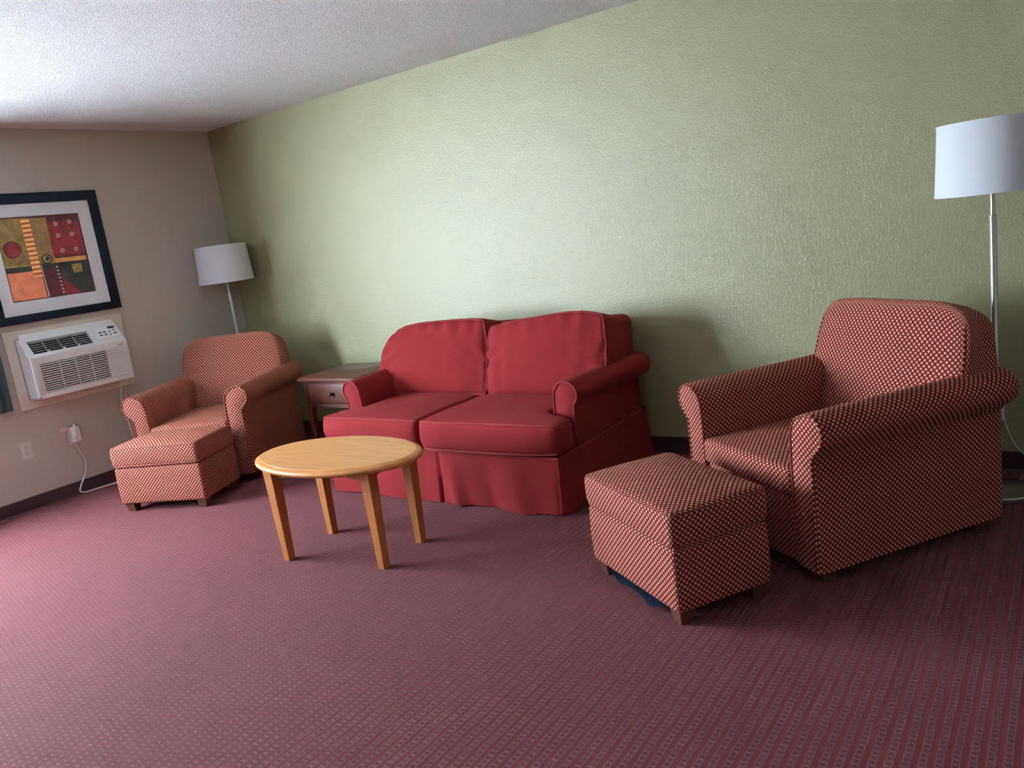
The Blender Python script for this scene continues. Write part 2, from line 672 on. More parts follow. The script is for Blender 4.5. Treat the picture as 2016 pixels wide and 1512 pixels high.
def make_armchair():
    t = thing('armchair', '', 'armchair')
    # lower body and front rail
    bm = new_bm()
    rbox(bm, (-0.285, 0.012, 0.055), (0.285, 0.80, 0.318), 0.014, 0.07, 2)
    obj('body', bm, M_DIAM, t)
    # arms
    for s in (-1, 1):
        bm = new_bm()
        ys = [0.0, 0.004, 0.014] + [0.014 + (0.86 - 0.014) * i / 12 for i in range(1, 13)] + [0.878, 0.884]
        rings = []
        for i, y in enumerate(ys):
            fl = 0.018 * sstep(0.35, 0.85, y)
            prof = arm_profile(fl)
            if i == 0 or i == len(ys) - 1:
                prof = inset(prof, 0.010)
            elif i == 1 or i == len(ys) - 2:
                prof = inset(prof, 0.003)
            ring = [(s * x, y, z) for x, z in prof]
            rings.append(ring)
        pr = arm_profile()
        us = [0.0]
        for i in range(len(pr)):
            us.append(us[-1] + (Vector(pr[(i + 1) % len(pr)]) - Vector(pr[i])).length)
        loft(bm, rings, us=us, vs=ys)
        arm = obj('arm', bm, M_DIAM, t)
        bm = new_bm()
        pp = [(s * x, -0.001, z) for x, z in inset(arm_profile(), 0.005)]
        tube(bm, pp[1:] + [], 0.0042, 5)
        obj('piping', bm, M_DIAM, arm)
    # back: inclined block whose top rolls over
    def back_fn(p):
        x, y, z = p
        hz = (z - 0.30) / 0.60
        if y < 0.80:                                    # front face leans back and is crowned
            f = (0.80 - y) / 0.20
            y += f * (0.135 * sstep(0.0, 1.0, hz) - 0.030 * (1 - (x / 0.40) ** 2) * sstep(0.05, 0.35, hz) * (1 - sstep(0.75, 1.05, hz)))
        z += 0.010 * (1 - (x / 0.39) ** 2) * sstep(0.6, 1.0, hz) - 0.03 * sstep(0.74, 0.90, y) * sstep(0.75, 1.0, hz)
        x *= 1.0 + 0.055 * (1 - sstep(0.45, 0.95, hz)) * sstep(0.54, 0.63, z)
        cu = max(0, (abs(x) - 0.25) / 0.13)
        cv = max(0, (hz - 0.72) / 0.28)
        z -= 0.038 * (cu * cv) ** 1.5
        x -= 0.018 * (cu * cv) ** 1.5 * (1 if x > 0 else -1)
        x += 0.004 * nz(p, 7, 3.1) * sstep(0.2, 0.6, hz)
        z += 0.006 * nz(p, 5, 1.7) * sstep(0.8, 1.0, hz)
        return Vector((x, y, z))
    bm = new_bm()
    lo_, hi_ = (-0.382, 0.60, 0.30), (0.382, 0.886, 0.893)
    rbox(bm, lo_, hi_, 0.055, 0.04, 4, back_fn)
    back = obj('back', bm, M_DIAM, t)
    for s in (1, -1):                                    # welt where the front meets the side boxing
        bm = new_bm()
        pts = []
        for z in [0.60, 0.66, 0.72, 0.78, 0.82, 0.838]:
            pts.append(back_fn(round_pt((s * hi_[0], lo_[1], z), lo_, hi_, 0.055)))
        tube(bm, [p + Vector((0, -0.001, 0)) for p in smooth_path(pts, 3)], 0.0042, 5)
        obj('piping', bm, M_DIAM, back)
    bm = new_bm()                                        # outside back panel down to the legs
    rbox(bm, (-0.384, 0.80, 0.055), (0.384, 0.887, 0.50), 0.012, 0.08, 2)
    obj('back_panel', bm, M_DIAM, t)
    # seat cushion
    def seat_fn(p):
        x, y, z = p
        u, v = x / 0.27, (y - 0.30) / 0.32
        if z > 0.37:
            z += 0.020 * (1 - u * u) * (1 - v * v) * (1 if abs(v) < 1 and abs(u) < 1 else 0) + 0.004 * nz(p, 9, 0.7)
        if y < 0.05:
            y -= 0.012 * (1 - u * u) * (1 - ((z - 0.37) / 0.06) ** 2) if abs(u) < 1 else 0
        return Vector((x, y, z))
    bm = new_bm()
    rbox(bm, (-0.272, -0.010, 0.320), (0.272, 0.66, 0.424), 0.020, 0.045, 3, seat_fn)
    obj('seat_cushion', bm, M_DIAM, t)
    for sx in (-1, 1):
        for y in (0.07, 0.80):
            bm = new_bm()
            frustum(bm, (sx * 0.325, y), (0.026, 0.026), 0.0, (sx * 0.325, y), (0.034, 0.034), 0.058, 0.003)
            obj('leg', bm, M_FOOT, t, 0)
    return t


chair_a = make_armchair()
chair_a.location = (4.545, -1.193, 0)
chair_a.rotation_euler = (0, 0, -0.611)
chair_a['label'] = 'large near red and cream diamond-patterned armchair in front of the right-hand floor lamp'
chair_a['group'] = 'diamond-patterned armchairs'
copy_thing(chair_a, (0.888, -1.234, 0), 0.474, 'far red and cream diamond-patterned armchair in the corner beside the dark end table')


# ------------------------------------------------------------------ ottomans (origin: middle of the front edge)
def make_ottoman():
    t = thing('ottoman', '', 'ottoman')
    OW, OD = 0.295, 0.395

    def base_fn(p):
        x, y, z = p
        k = 1 + 0.012 * math.sin(PI * min(1, max(0, (z - 0.05) / 0.23)))
        return Vector((x * k, (y - OD / 2) * k + OD / 2, z))
    bm = new_bm()
    rbox(bm, (-OW, 0.0, 0.052), (OW, OD, 0.283), 0.016, 0.05, 3, base_fn)
    obj('base', bm, M_DIAM, t)

    def top_fn(p):
        x, y, z = p
        u, v = x / (OW + 0.004), (y - OD / 2) / (OD / 2 + 0.004)
        if z > 0.35:
            z += 0.026 * max(0, 1 - u * u) * max(0, 1 - v * v) + 0.003 * nz(p, 8, 5)
        b = 1 - ((z - 0.35) / 0.07) ** 2
        x *= 1 + 0.012 * max(0, b)
        y = (y - OD / 2) * (1 + 0.016 * max(0, b)) + OD / 2
        return Vector((x, y, z))
    bm = new_bm()
    rbox(bm, (-OW - 0.003, -0.003, 0.288), (OW + 0.003, OD + 0.003, 0.410), 0.022, 0.04, 3, top_fn)
    cu = obj('cushion', bm, M_DIAM, t)
    for nm, z, dx in (('upper_welt', 0.404, -0.003), ('lower_welt', 0.293, -0.002)):
        bm = new_bm()
        pts = []
        r = 0.03
        w_, d0, d1 = OW + 0.003 + dx, -0.003 - dx, OD + 0.003 + dx
        for cx, cy, a0 in ((w_ - r, d1 - r, 0), (-w_ + r, d1 - r, 90), (-w_ + r, d0 + r, 180), (w_ - r, d0 + r, 270)):
            for k in range(5):
                a = math.radians(a0 + 22.5 * k)
                pts.append((cx + r * math.cos(a), cy + r * math.sin(a), z))
        tube(bm, pts, 0.0045, 5, closed=True)
        obj(nm, bm, M_DIAM, cu)
    for sx in (-1, 1):
        for y in (0.045, OD - 0.045):
            bm = new_bm()
            frustum(bm, (sx * (OW - 0.048), y), (0.024, 0.024), 0.0, (sx * (OW - 0.043), y - 0.0), (0.034, 0.034), 0.056, 0.003)
            obj('leg', bm, M_FOOT, t, 0)
    return t


def ott_place(corner, rz):          # corner: front right corner on the floor
    c = math.cos(rz) * 0.295
    s = math.sin(rz) * 0.295
    return (corner[0] - c, corner[1] - s, 0)


ott = make_ottoman()
ott.location = ott_place((4.514, -1.838), -0.560)
ott.rotation_euler = (0, 0, -0.560)
ott['label'] = 'near diamond-patterned ottoman with torn navy lining hanging under its front edge'
ott['group'] = 'diamond-patterned ottomans'
copy_thing(ott, ott_place((1.360, -1.508), 0.3955), 0.3955, 'far diamond-patterned ottoman in front of the corner armchair by the air conditioner')

# torn lining under the near ottoman
bm = new_bm()
rings = []
nu = 22
for j, (yy, dz) in enumerate(((0.10, 0.050), (0.045, 0.030), (0.012, 0.014), (-0.004, 0.006), (-0.006, 0.003))):
    row = []
    for i in range(nu + 1):
        u = i / nu
        x = -0.205 + 0.41 * u
        sag = math.sin(PI * u) ** 0.7 * (0.72 + 0.28 * math.sin(9 * u + 0.6))
        z = 0.050 - (0.050 - dz) * sag
        y = yy + 0.010 * math.sin(13 * u) * (j / 4) * sag + (0.02 * (1 - sag) if j > 1 else 0)
        row.append((x, y, max(0.003, z)))
    rings.append(row)
loft(bm, rings, closed=False, caps=False)
bmesh.ops.solidify(bm, geom=bm.faces[:], thickness=0.002)
obj('dust_cover', bm, M_DARKCLOTH, ott, 60, label='torn navy lining cloth')


# ------------------------------------------------------------------ loveseat (origin: middle of the front edge on the floor)
SX, SY = 2.775, -1.036
sofa = thing('loveseat', 'brick red slipcovered two-seat sofa with loose cushions against the green wall', 'sofa', (SX, SY, 0))
SD = 0.955                        # depth of the base


def wr(p, a, s, seed):            # soft wrinkles
    return a * (nz(p, s, seed) + 0.5 * nz(p, s * 2.3, seed + 4))


# base box between the arms
bm = new_bm()
rbox(bm, (-0.79, 0.03, 0.05), (0.79, SD - 0.01, 0.30), 0.02, 0.1, 2)
obj('base', bm, M_SOFA, sofa)

# skirt: one sheet round the front, the sides and the back, with kick pleats
path = []
for i in range(41):
    path.append((-0.805 + 1.61 * i / 40, 0.0, 0, -1))
for i in range(1, 21):
    path.append((0.805, SD * i / 20, 1, 0))
for i in range(1, 21):
    path.append((0.805 - 1.61 * i / 20, SD, 0, 1))
for i in range(1, 20):
    path.append((-0.805, SD - SD * i / 20, -1, 0))
fine = []
n = len(path)
for i in range(n):
    a, b = path[i], path[(i + 1) % n]
    for k in range(4):
        f = k / 4
        fine.append((a[0] + (b[0] - a[0]) * f, a[1] + (b[1] - a[1]) * f, a[2] + (b[2] - a[2]) * f, a[3] + (b[3] - a[3]) * f))
rings = []
for j in range(9):
    h = j / 8                     # 0 top, 1 hem
    row = []
    for x, y, nx, ny in fine:
        L = math.hypot(nx, ny) or 1
        nx_, ny_ = nx / L, ny / L
        d = 0.006 + 0.020 * h * (0.3 if ny_ > 0.5 else 1)
        if ny_ < -0.5:            # front folds
            for px, dep, wd in ((0.055, 0.030, 0.010), (0.80, 0.012, 0.014), (-0.80, 0.012, 0.014)):
                d -= dep * (0.25 + 0.75 * h) * math.exp(-((x - px) / wd) ** 2)
            d += 0.028 * h * math.exp(-((x - 0.12 - 0.06 * h) / 0.045) ** 2)
            d += 0.032 * h * math.exp(-((x - 0.60 + 0.10 * (1 - h)) / 0.07) ** 2)
            d -= 0.026 * h * math.exp(-((x - 0.40 + 0.06 * (1 - h)) / 0.06) ** 2)
            d += 0.006 * h * math.sin(x * 17)
        elif abs(nx_) > 0.5:
            d += 0.010 * h * math.sin(y * 15 + 1) + 0.012 * math.sin(PI * y / SD) * (1 - h) * 0.5
        top = 0.288
        z = top - (top - 0.004) * h
        row.append((x + nx_ * d, y + ny_ * d, z + (0.004 * math.sin(x * 9 + y * 7) * h if h > 0.9 else 0) + (0.003 if h == 1 else 0)))
    rings.append(row)
bm = new_bm()
loft(bm, rings, closed=True, caps=False)
bmesh.ops.recalc_face_normals(bm, faces=bm.faces)
bmesh.ops.solidify(bm, geom=bm.faces[:], thickness=0.004)
skirt = obj('skirt', bm, M_SOFA, sofa, 60)
bm = new_bm()
tube(bm, [(x + 0.008 * nx, y + 0.008 * ny, 0.288) for x, y, nx, ny in fine[::2]], 0.005, 5, closed=True)
obj('welt', bm, M_PIPE, skirt)


def sofa_arm_profile(fl):
    x_in, x_out = 0.680, 0.800
    pts = [(x_in, 0.20), (x_out, 0.20), (x_out, 0.34), (x_out - 0.002, 0.43), (x_out + 0.001, 0.475)]
    cx, cz, r = 0.758 + fl, 0.552, 0.070
    for k in range(12):
        a = math.radians(-48 + k * 15.5)
        pts.append((cx + r * math.cos(a), cz + r * math.sin(a) * 0.96))
    pts += [(0.691 + fl * 0.9, 0.570), (0.685 + fl * 0.5, 0.52), (x_in, 0.45), (x_in, 0.33)]
    return pts


for s in (-1, 1):
    bm = new_bm()
    ys = [0.205, 0.209, 0.218] + [0.218 + (SD - 0.05 - 0.218) * i / 12 for i in range(1, 13)] + [SD - 0.02, SD - 0.012]
    rings = []
    for i, y in enumerate(ys):
        prof = sofa_arm_profile(0.055 * sstep(0.25, 0.85, y))
        if i in (0, len(ys) - 1):
            prof = inset(prof, 0.010)
        elif i in (1, len(ys) - 2):
            prof = inset(prof, 0.003)
        rings.append([(s * x + wr((x, y, z), 0.002, 9, s), y, z + wr((x, y, z), 0.002, 7, 2 + s)) for x, z in prof])
    pr = sofa_arm_profile(0)
    us = [0.0]
    for i in range(len(pr)):
        us.append(us[-1] + (Vector(pr[(i + 1) % len(pr)]) - Vector(pr[i])).length)
    loft(bm, rings, us=us, vs=ys)
    arm = obj('arm', bm, M_SOFA, sofa)
    bm = new_bm()
    pp = [(s * x, 0.205, z) for x, z in inset(sofa_arm_profile(0), 0.003)]
    tube(bm, pp[2:], 0.0052, 6)
    obj('piping', bm, M_PIPE, arm)

# back frame
def bf(p):
    x, y, z = p
    y += 0.02 * (1 - sstep(0.4, 0.85, z)) if y < 0.8 else 0.0
    return Vector((x, y - 0.03 * sstep(0.4, 0.85, z) * 0, z + 0.006 * nz(p, 4, 8) * sstep(0.7, 0.84, z)))


bm = new_bm()
rbox(bm, (-0.795, 0.755, 0.25), (0.795, SD + 0.002, 0.838), 0.05, 0.07, 4, bf)
obj('back_frame', bm, M_SOFA, sofa)


# seat cushions: boxed, with an ear in front of the arm
def seat_cushion(s, x_mid, seed):
    x0, x1 = (x_mid + 0.004, 0.662) if s > 0 else (-0.662, x_mid - 0.004)
    lo_, hi_ = (x0, -0.045, 0.302), (x1, 0.66, 0.462)
    xc, hw = (x0 + x1) / 2, (x1 - x0) / 2

    def fn(p):
        x, y, z = p
        u, v = (x - xc) / hw, (y - 0.31) / 0.36
        zz = (z - 0.382) / 0.08
        if zz > 0:
            z += 0.022 * max(0, 1 - u * u) * max(0, 1 - v * v) * zz + wr((x, y, 0), 0.005, 5, seed) * zz
            z -= 0.014 * math.exp(-((x - xc - 0.08 * s) / 0.11) ** 2 - ((y - 0.28) / 0.10) ** 2) * zz   # a sat-in dent
        if y < 0.10:
            y -= 0.020 * max(0, 1 - zz * zz) * (1 - sstep(0.0, 0.10, y)) + wr((x, 0, z), 0.004, 11, seed) * (1 - sstep(0, 0.1, y))
        k = max(0.0, (u * s))                              # ear on the outer side
        x += s * 0.166 * (k ** 1.5) * (1 - sstep(0.120, 0.190, y))
        y += 0.055 * k ** 5 * (1 - sstep(-0.03, 0.16, y)) + 0.02 * max(0, -u * s) ** 10 * (1 - sstep(-0.03, 0.10, y))
        if k > 0.6:
            z -= 0.012 * (k - 0.6) / 0.4 * (1 - sstep(0.1, 0.2, y)) * max(0, zz)
        return Vector((x, y, z))
    bm = new_bm()
    rbox(bm, lo_, hi_, 0.030, 0.035, 4, fn)
    o = obj('seat_cushion', bm, M_SOFA, sofa)
    bm = new_bm()
    pts = []
    nst = 40
    for i in range(nst + 1):                               # welt round the front upper edge
        x = x0 + (x1 - x0) * i / nst
        q = fn(round_pt((x, lo_[1], hi_[2]), lo_, hi_, 0.030))
        pts.append(q + Vector((0, -0.002, 0.002)))
    ex = x1 if s > 0 else x0
    side = [fn(round_pt((ex, y, hi_[2]), lo_, hi_, 0.030)) + Vector((s * 0.002, 0, 0.002)) for y in (0.0, 0.05, 0.10)]
    pts = pts + side if s > 0 else side[::-1] + pts
    tube(bm, pts, 0.0055, 6)
    obj('upper_piping', bm, M_PIPE, o)
    bm = new_bm()
    pts = [fn(round_pt((x0 + (x1 - x0) * i / nst, lo_[1], lo_[2]), lo_, hi_, 0.030)) + Vector((0, -0.002, -0.002)) for i in range(nst + 1)]
    tube(bm, pts, 0.0055, 6)
    obj('lower_piping', bm, M_PIPE, o)


seat_cushion(-1, -0.035, 1.3)
seat_cushion(1, -0.035, 6.1)


# back cushions: boxed pillows leaning on the back frame
def back_cushion(x0, x1, seed, rise, out, pull):
    lo_, hi_ = (x0, 0.0, 0.0), (x1, 0.235, 0.455)
    xc, hw = (x0 + x1) / 2, (x1 - x0) / 2
    lean = Matrix.Rotation(math.radians(-15), 3, 'X')

    def fn(p):
        x, y, z = p
        u, v = (x - xc) / hw, (z - 0.215) / 0.24
        if y < 0.117:
            f = (0.117 - y) / 0.117
            y -= f * 0.055 * max(0, 1 - abs(u) ** 2.4) * max(0, 1 - abs(v) ** 2.4)
        # corners pull in, the top sags and bulges
        c = abs(u) ** 3 * max(0, v) ** 3
        o_ = 1.0 if u * out > 0 else 0.22                 # the outer top corner is far rounder than the inner one
        x -= pull * o_ * (abs(u) ** 2 * max(0, v + 0.3) ** 2) * (1 if u > 0 else -1)
        z -= 0.050 * c * o_
        z += rise * u * max(0, v) + 0.006 * max(0, 1 - u * u) * max(0, v)
        x += 0.016 * max(0, 1 - v * v) * (1 if u > 0 else -1) * abs(u)
        # wrinkles that run in from the sides and the top seam
        e = min(1.0, abs(u)) ** 3 * (1 - min(1.0, abs(u)) ** 10) * 1.5
        y += wr((x * 3, 0, z * 1.2), 0.012, 6, seed) * (0.4 + e)
        y += 0.017 * e * math.sin((z + 0.6 * abs(x - xc)) * 70 + seed) * max(0, 1 - abs(v))
        y += 0.020 * max(0, v) ** 3 * max(0, 1 - max(0, v) ** 8) * math.sin((x + 0.5 * z) * 52 + seed) * max(0, 1 - u * u)
        q = lean @ Vector((x - xc, y, z))
        return Vector((xc + q.x, 0.512 + q.y, 0.455 + q.z))
    bm = new_bm()
    rbox(bm, lo_, hi_, 0.040, 0.028, 4, fn)
    o = obj('back_cushion', bm, M_SOFA, sofa, 60)
    for yy, nm in ((0.0, 'front_piping'), (0.235, 'rear_piping')):   # welts round the front and rear edges
        bm = new_bm()
        pts = []
        w_, h_ = (x0, x1), (0.0, 0.455)
        N_ = 26
        loop = [(x0 + (x1 - x0) * i / N_, 0.0) for i in range(N_)] + [(x1, 0.455 * i / 16) for i in range(16)] + \
               [(x1 - (x1 - x0) * i / N_, 0.455) for i in range(N_)] + [(x0, 0.455 - 0.455 * i / 16) for i in range(16)]
        for x, z in loop:
            q = round_pt((x, yy, z), lo_, hi_, 0.040)
            c = Vector((xc, 0.117, 0.22))
            q = q + (q - c).normalized() * 0.001
            pts.append(fn(q))
        tube(bm, pts, 0.0056, 6, closed=True)
        obj(nm, bm, M_PIPE, o)


back_cushion(-0.835, 0.018, 0.4, 0.014, -1, 0.070)
back_cushion(0.024, 0.800, 2.9, 0.038, 1, 0.012)

# ------------------------------------------------------------------ coffee table
TZ = 0.489
table = thing('coffee_table', 'oval honey maple coffee table with four tapered legs on the carpet', 'table', (2.797, -1.693, 0), 0.05)
NE = 72


def oval(a, b, z):
    return [(a * math.cos(2 * PI * i / NE), b * math.sin(2 * PI * i / NE), z) for i in range(NE)]


A_, B_ = 0.462, 0.282
bm = new_bm()
loft(bm, [oval(A_ - 0.026, B_ - 0.026, TZ - 0.002), oval(A_ - 0.028, B_ - 0.028, TZ)])
bm2 = new_bm()
loft(bm2, [oval(A_ - 0.030, B_ - 0.030, TZ - 0.034), oval(A_ - 0.010, B_ - 0.010, TZ - 0.031), oval(A_ - 0.001, B_ - 0.001, TZ - 0.023), oval(A_, B_, TZ - 0.017),
           oval(A_ - 0.002, B_ - 0.002, TZ - 0.011), oval(A_ - 0.014, B_ - 0.014, TZ - 0.005), oval(A_ - 0.0255, B_ - 0.0255, TZ - 0.0015)])
top = obj('tabletop', bm2, M_MAPLE_EDGE, table, 50)
obj('inlay', bm, M_MAPLE, top, 30, label='paler veneer field')
rot = Matrix.Rotation(-0.05, 2)
legs = []
for px, py in ((2.569, -1.896), (3.112, -1.815), (2.524, -1.579), (3.081, -1.529)):   # outer front foot corners
    q = rot @ Vector((px - 0.0195 - 2.797, py + 0.0195 - 1.693 * -1))
    legs.append(q)
for q in legs:
    sx, sy = (1 if q.x > 0 else -1), (1 if q.y > 0 else -1)
    bm = new_bm()
    frustum(bm, (q.x, q.y), (0.0195, 0.0195), 0.0, (q.x + sx * 0.004, q.y + sy * 0.003), (0.029, 0.029), TZ - 0.033, 0.003)
    obj('leg', bm, M_MAPLE_LEG, table, 0)
for i, j, ax in ((0, 1, 0), (2, 3, 0), (0, 2, 1), (1, 3, 1)):
    a, b = legs[i], legs[j]
    d = (b - a).normalized()
    nrm = Vector((-d.y, d.x)) * 0.010
    bm = new_bm()
    p = [a + d * 0.02 - nrm, b - d * 0.02 - nrm, b - d * 0.02 + nrm, a + d * 0.02 + nrm]
    # arched lower edge
    rings = []
    for k in range(13):
        f = k / 12
        lowz = TZ - 0.085 + 0.028 * math.sin(PI * f)
        l, r_ = p[0].lerp(p[1], f), p[3].lerp(p[2], f)
        rings.append([(l.x, l.y, lowz), (r_.x, r_.y, lowz), (r_.x, r_.y, TZ - 0.034), (l.x, l.y, TZ - 0.034)])
    loft(bm, rings)
    obj('apron', bm, M_MAPLE_LEG, table, 0)

# ------------------------------------------------------------------ end table
et = thing('end_table', 'dark mahogany end table with one drawer between the corner armchair and the red sofa', 'table', (1.580, -0.395, 0))
EW, ED, EH = 0.285, 0.245, 0.592
bm = new_bm()
outline = []
r = 0.012
for cx, cy, a0 in ((EW - r, ED - r, 0), (-EW + r, ED - r, 90), (-EW + r, -ED + r, 180), (EW - r, -ED + r, 270)):
    for k in range(4):
        a = math.radians(a0 + 30 * k)
        outline.append((cx + r * math.cos(a), cy + r * math.sin(a)))
rings = []
for d, z in ((0.012, EH - 0.028), (0.003, EH - 0.026), (0.0, EH - 0.018), (0.004, EH - 0.012), (0.006, EH - 0.008), (0.010, EH - 0.002), (0.014, EH)):
    rings.append([(x, y, z) for x, y in inset(outline, d)])
loft(bm, rings)
obj('tabletop', bm, M_MAHOG, et)
y0, y1, zz0, zz1 = -ED + 0.028, ED - 0.022, EH - 0.205, EH - 0.028
x0, x1 = -EW + 0.03, EW - 0.03
for lo_, hi_, nm in (((x0, y0 + 0.02, zz0), (x0 + 0.02, y1, zz1), 'side_panel'), ((x1 - 0.02, y0 + 0.02, zz0), (x1, y1, zz1), 'side_panel'),
                     ((x0 + 0.02, y1 - 0.02, zz0), (x1 - 0.02, y1, zz1), 'rear_panel'),
                     ((x0, y0, zz0), (x1, y0 + 0.02, zz0 + 0.026), 'rail'), ((x0, y0, zz1 - 0.016), (x1, y0 + 0.02, zz1), 'rail'),
                     ((x0, y0, zz0 + 0.026), (x0 + 0.03, y0 + 0.02, zz1 - 0.016), 'stile'), ((x1 - 0.03, y0, zz0 + 0.026), (x1, y0 + 0.02, zz1 - 0.016), 'stile')):
    bm = new_bm()
    box(bm, lo_, hi_)
    obj(nm, bm, M_MAHOG, et, 0)
bm = new_bm()
rbox(bm, (x0 + 0.033, y0 + 0.002, zz0 + 0.029), (x1 - 0.033, y0 + 0.30, zz1 - 0.019), 0.003, 0.2, 2)
dr = obj('drawer', bm, M_MAHOG, et)
bm = new_bm()
lathe(bm, [(0.006, 0), (0.006, 0.010), (0.013, 0.016), (0.014, 0.022), (0.010, 0.027), (0.003, 0.029)], 20)
bmesh.ops.rotate(bm, verts=bm.verts, cent=(0, 0, 0), matrix=Matrix.Rotation(PI / 2, 3, 'X'))
bmesh.ops.translate(bm, verts=bm.verts, vec=(0.012, y0 + 0.003, (zz0 + zz1) / 2 + 0.004))
obj('knob', bm, M_BLACK, dr, 50, label='small dark round knob')
for sx in (-1, 1):
    for sy in (-1, 1):
        bm = new_bm()
        cx, cy = sx * (EW - 0.052), sy * (ED - 0.048)
        frustum(bm, (cx + sx * 0.004, cy + sy * 0.004), (0.014, 0.014), 0.0, (cx, cy), (0.022, 0.022), zz0 + 0.02, 0.002)
        obj('leg', bm, M_MAHOG, et, 0)


# ------------------------------------------------------------------ floor lamps
def make_lamp():
    t = thing('floor_lamp', '', 'lamp')
    bm = new_bm()
    lathe(bm, [(0.136, 0.0), (0.140, 0.003), (0.140, 0.018), (0.137, 0.022), (0.130, 0.024), (0.05, 0.029), (0.022, 0.034), (0.018, 0.042)], 56)
    obj('base', bm, M_NICKEL, t, 30)
    bm = new_bm()
    lathe(bm, [(0.0135, 0.036), (0.0135, 1.176), (0.012, 1.180)], 28)
    obj('lower_pole', bm, M_NICKEL, t, 30)
    bm = new_bm()
    lathe(bm, [(0.0092, 1.178), (0.0092, 1.40), (0.016, 1.402), (0.016, 1.45)], 24)
    obj('upper_pole', bm, M_NICKEL, t, 30)
    bm = new_bm()                                             # hollow drum
    z0, z1, r0, r1, th = 1.272, 1.550, 0.205, 0.190, 0.003
    lathe_prof = [(r0, z0), (r1, z1), (r1 - th, z1), (r0 - th, z0)]
    n_ = 72
    rings = [[(r * math.cos(2 * PI * i / n_), r * math.sin(2 * PI * i / n_), z) for i in range(n_)] for r, z in lathe_prof + lathe_prof[:1]]
    loft(bm, rings, caps=False, us=[2 * PI * 0.2 * i / n_ for i in range(n_ + 1)])
    sh = obj('lamp_shade', bm, M_SHADE, t, 40)
    for r, z, nm in ((r0, z0 + 0.004, 'lower_hem'), (r1, z1 - 0.004, 'upper_hem')):
        bm = new_bm()
        rings = [[((r + d) * math.cos(2 * PI * i / n_), (r + d) * math.sin(2 * PI * i / n_), z + e) for i in range(n_)]
                 for d, e in ((0.0012, -0.005), (0.0016, 0.005), (-0.001, 0.005), (-0.001, -0.005), (0.0012, -0.005))]
        loft(bm, rings, caps=False)
        obj(nm, bm, M_SHADE, sh, 40)
    for k in range(3):                                        # spider that carries the shade
        bm = new_bm()
        a = 2 * PI * k / 3 + 0.4
        tube(bm, [(0.010 * math.cos(a), 0.010 * math.sin(a), 1.44), (0.187 * math.cos(a), 0.187 * math.sin(a), 1.535)], 0.002, 5)
        obj('spider_arm', bm, M_NICKEL, t)
    bm = new_bm()
    lathe(bm, [(0.014, 1.45), (0.030, 1.475), (0.031, 1.495), (0.020, 1.52), (0.004, 1.526)], 20)
    obj('bulb', bm, M_ACPANEL, t, 50)
    return t


lamp = make_lamp()
lamp.location = (0.225, -0.255, 0)
lamp['label'] = 'far floor lamp with white drum shade standing in the corner behind the armchair'
lamp['group'] = 'brushed nickel floor lamps'
lamp2 = copy_thing(lamp, (5.319, -0.30, 0), 0.0, 'near floor lamp with white drum shade cut off by the right edge of the photo')
# its cord: hangs by the wall with an in-line switch, runs down behind the baseboard
bm = new_bm()
pts = smooth_path([(5.319, -0.16, 0.012), (5.30, -0.10, 0.05), (5.30, -0.035, 0.20), (5.312, -0.022, 0.33), (5.330, -0.020, 0.243), (5.353, -0.020, 0.167), (5.372, -0.020, 0.127), (5.402, -0.021, 0.09), (5.46, -0.024, 0.03), (5.55, -0.03, 0.006)], 6)
tube(bm, [Vector(p) - Vector((5.319, -0.30, 0)) for p in pts], 0.0024, 6)
cd = obj('power_cord', bm, M_CORD, lamp2, label='thin white cord')
bm = new_bm()
rbox(bm, (5.308 - 5.319, -0.035 + 0.30, 0.245), (5.330 - 5.319, -0.012 + 0.30, 0.325), 0.006, 0.05, 2)
obj('switch', bm, M_TAG, cd, label='pale in-line cord switch')

# ------------------------------------------------------------------ framed picture
pic = thing('framed_picture', 'black framed abstract print with a white mat above the air conditioner', 'picture', (0.0, -1.4315, 1.62))
oy, oz = -1.4315, 1.62
PY0, PY1, PZ0, PZ1 = -1.851, -1.012, 1.206, 2.031
MY0, MY1, MZ0, MZ1 = -1.783, -1.080, 1.259 + 0.001, 1.964


def rect_frame(bm, o, i, x0, x1, bev=0.004):
    """mitred rectangular moulding: o and i are (y0, y1, z0, z1) outer and inner"""
    def ring(R, x):
        return [(x, R[0] - oy, R[2] - oz), (x, R[1] - oy, R[2] - oz), (x, R[1] - oy, R[3] - oz), (x, R[0] - oy, R[3] - oz)]
    def gr(R, d):
        return (R[0] - d, R[1] + d, R[2] - d, R[3] + d)
    rs = [ring(o, x0), ring(o, x1 - bev), ring(gr(o, -bev), x1), ring(gr(i, bev), x1), ring(i, x1 - bev), ring(i, x0), ring(o, x0)]
    loft(bm, rs, caps=False)


bm = new_bm()
rect_frame(bm, (PY0, PY1, PZ0, PZ1), (MY0, MY1, MZ0, MZ1), 0.002, 0.024)
obj('frame', bm, M_FRAME, pic, 25)
bm = new_bm()
AY0, AZ0, AS, AH = -1.708, 1.345, 0.545, 0.537
rect_frame(bm, (MY0 - 0.005, MY1 + 0.005, MZ0 - 0.005, MZ1 + 0.005), (AY0, AY0 + AS, AZ0, AZ0 + AH), 0.006, 0.013, 0.002)
obj('mat', bm, M_MAT, pic, 25)


def paint(name, a, b, s=6.0):
    n = N(name)
    f = n.noise(n.coords('Object', (1, s, s)), 3.0, 4, 0.65)
    return n.set(Base_Color=n.mix(n.ramp(f, 0.3, 0.7), a, b), Roughness=0.55)


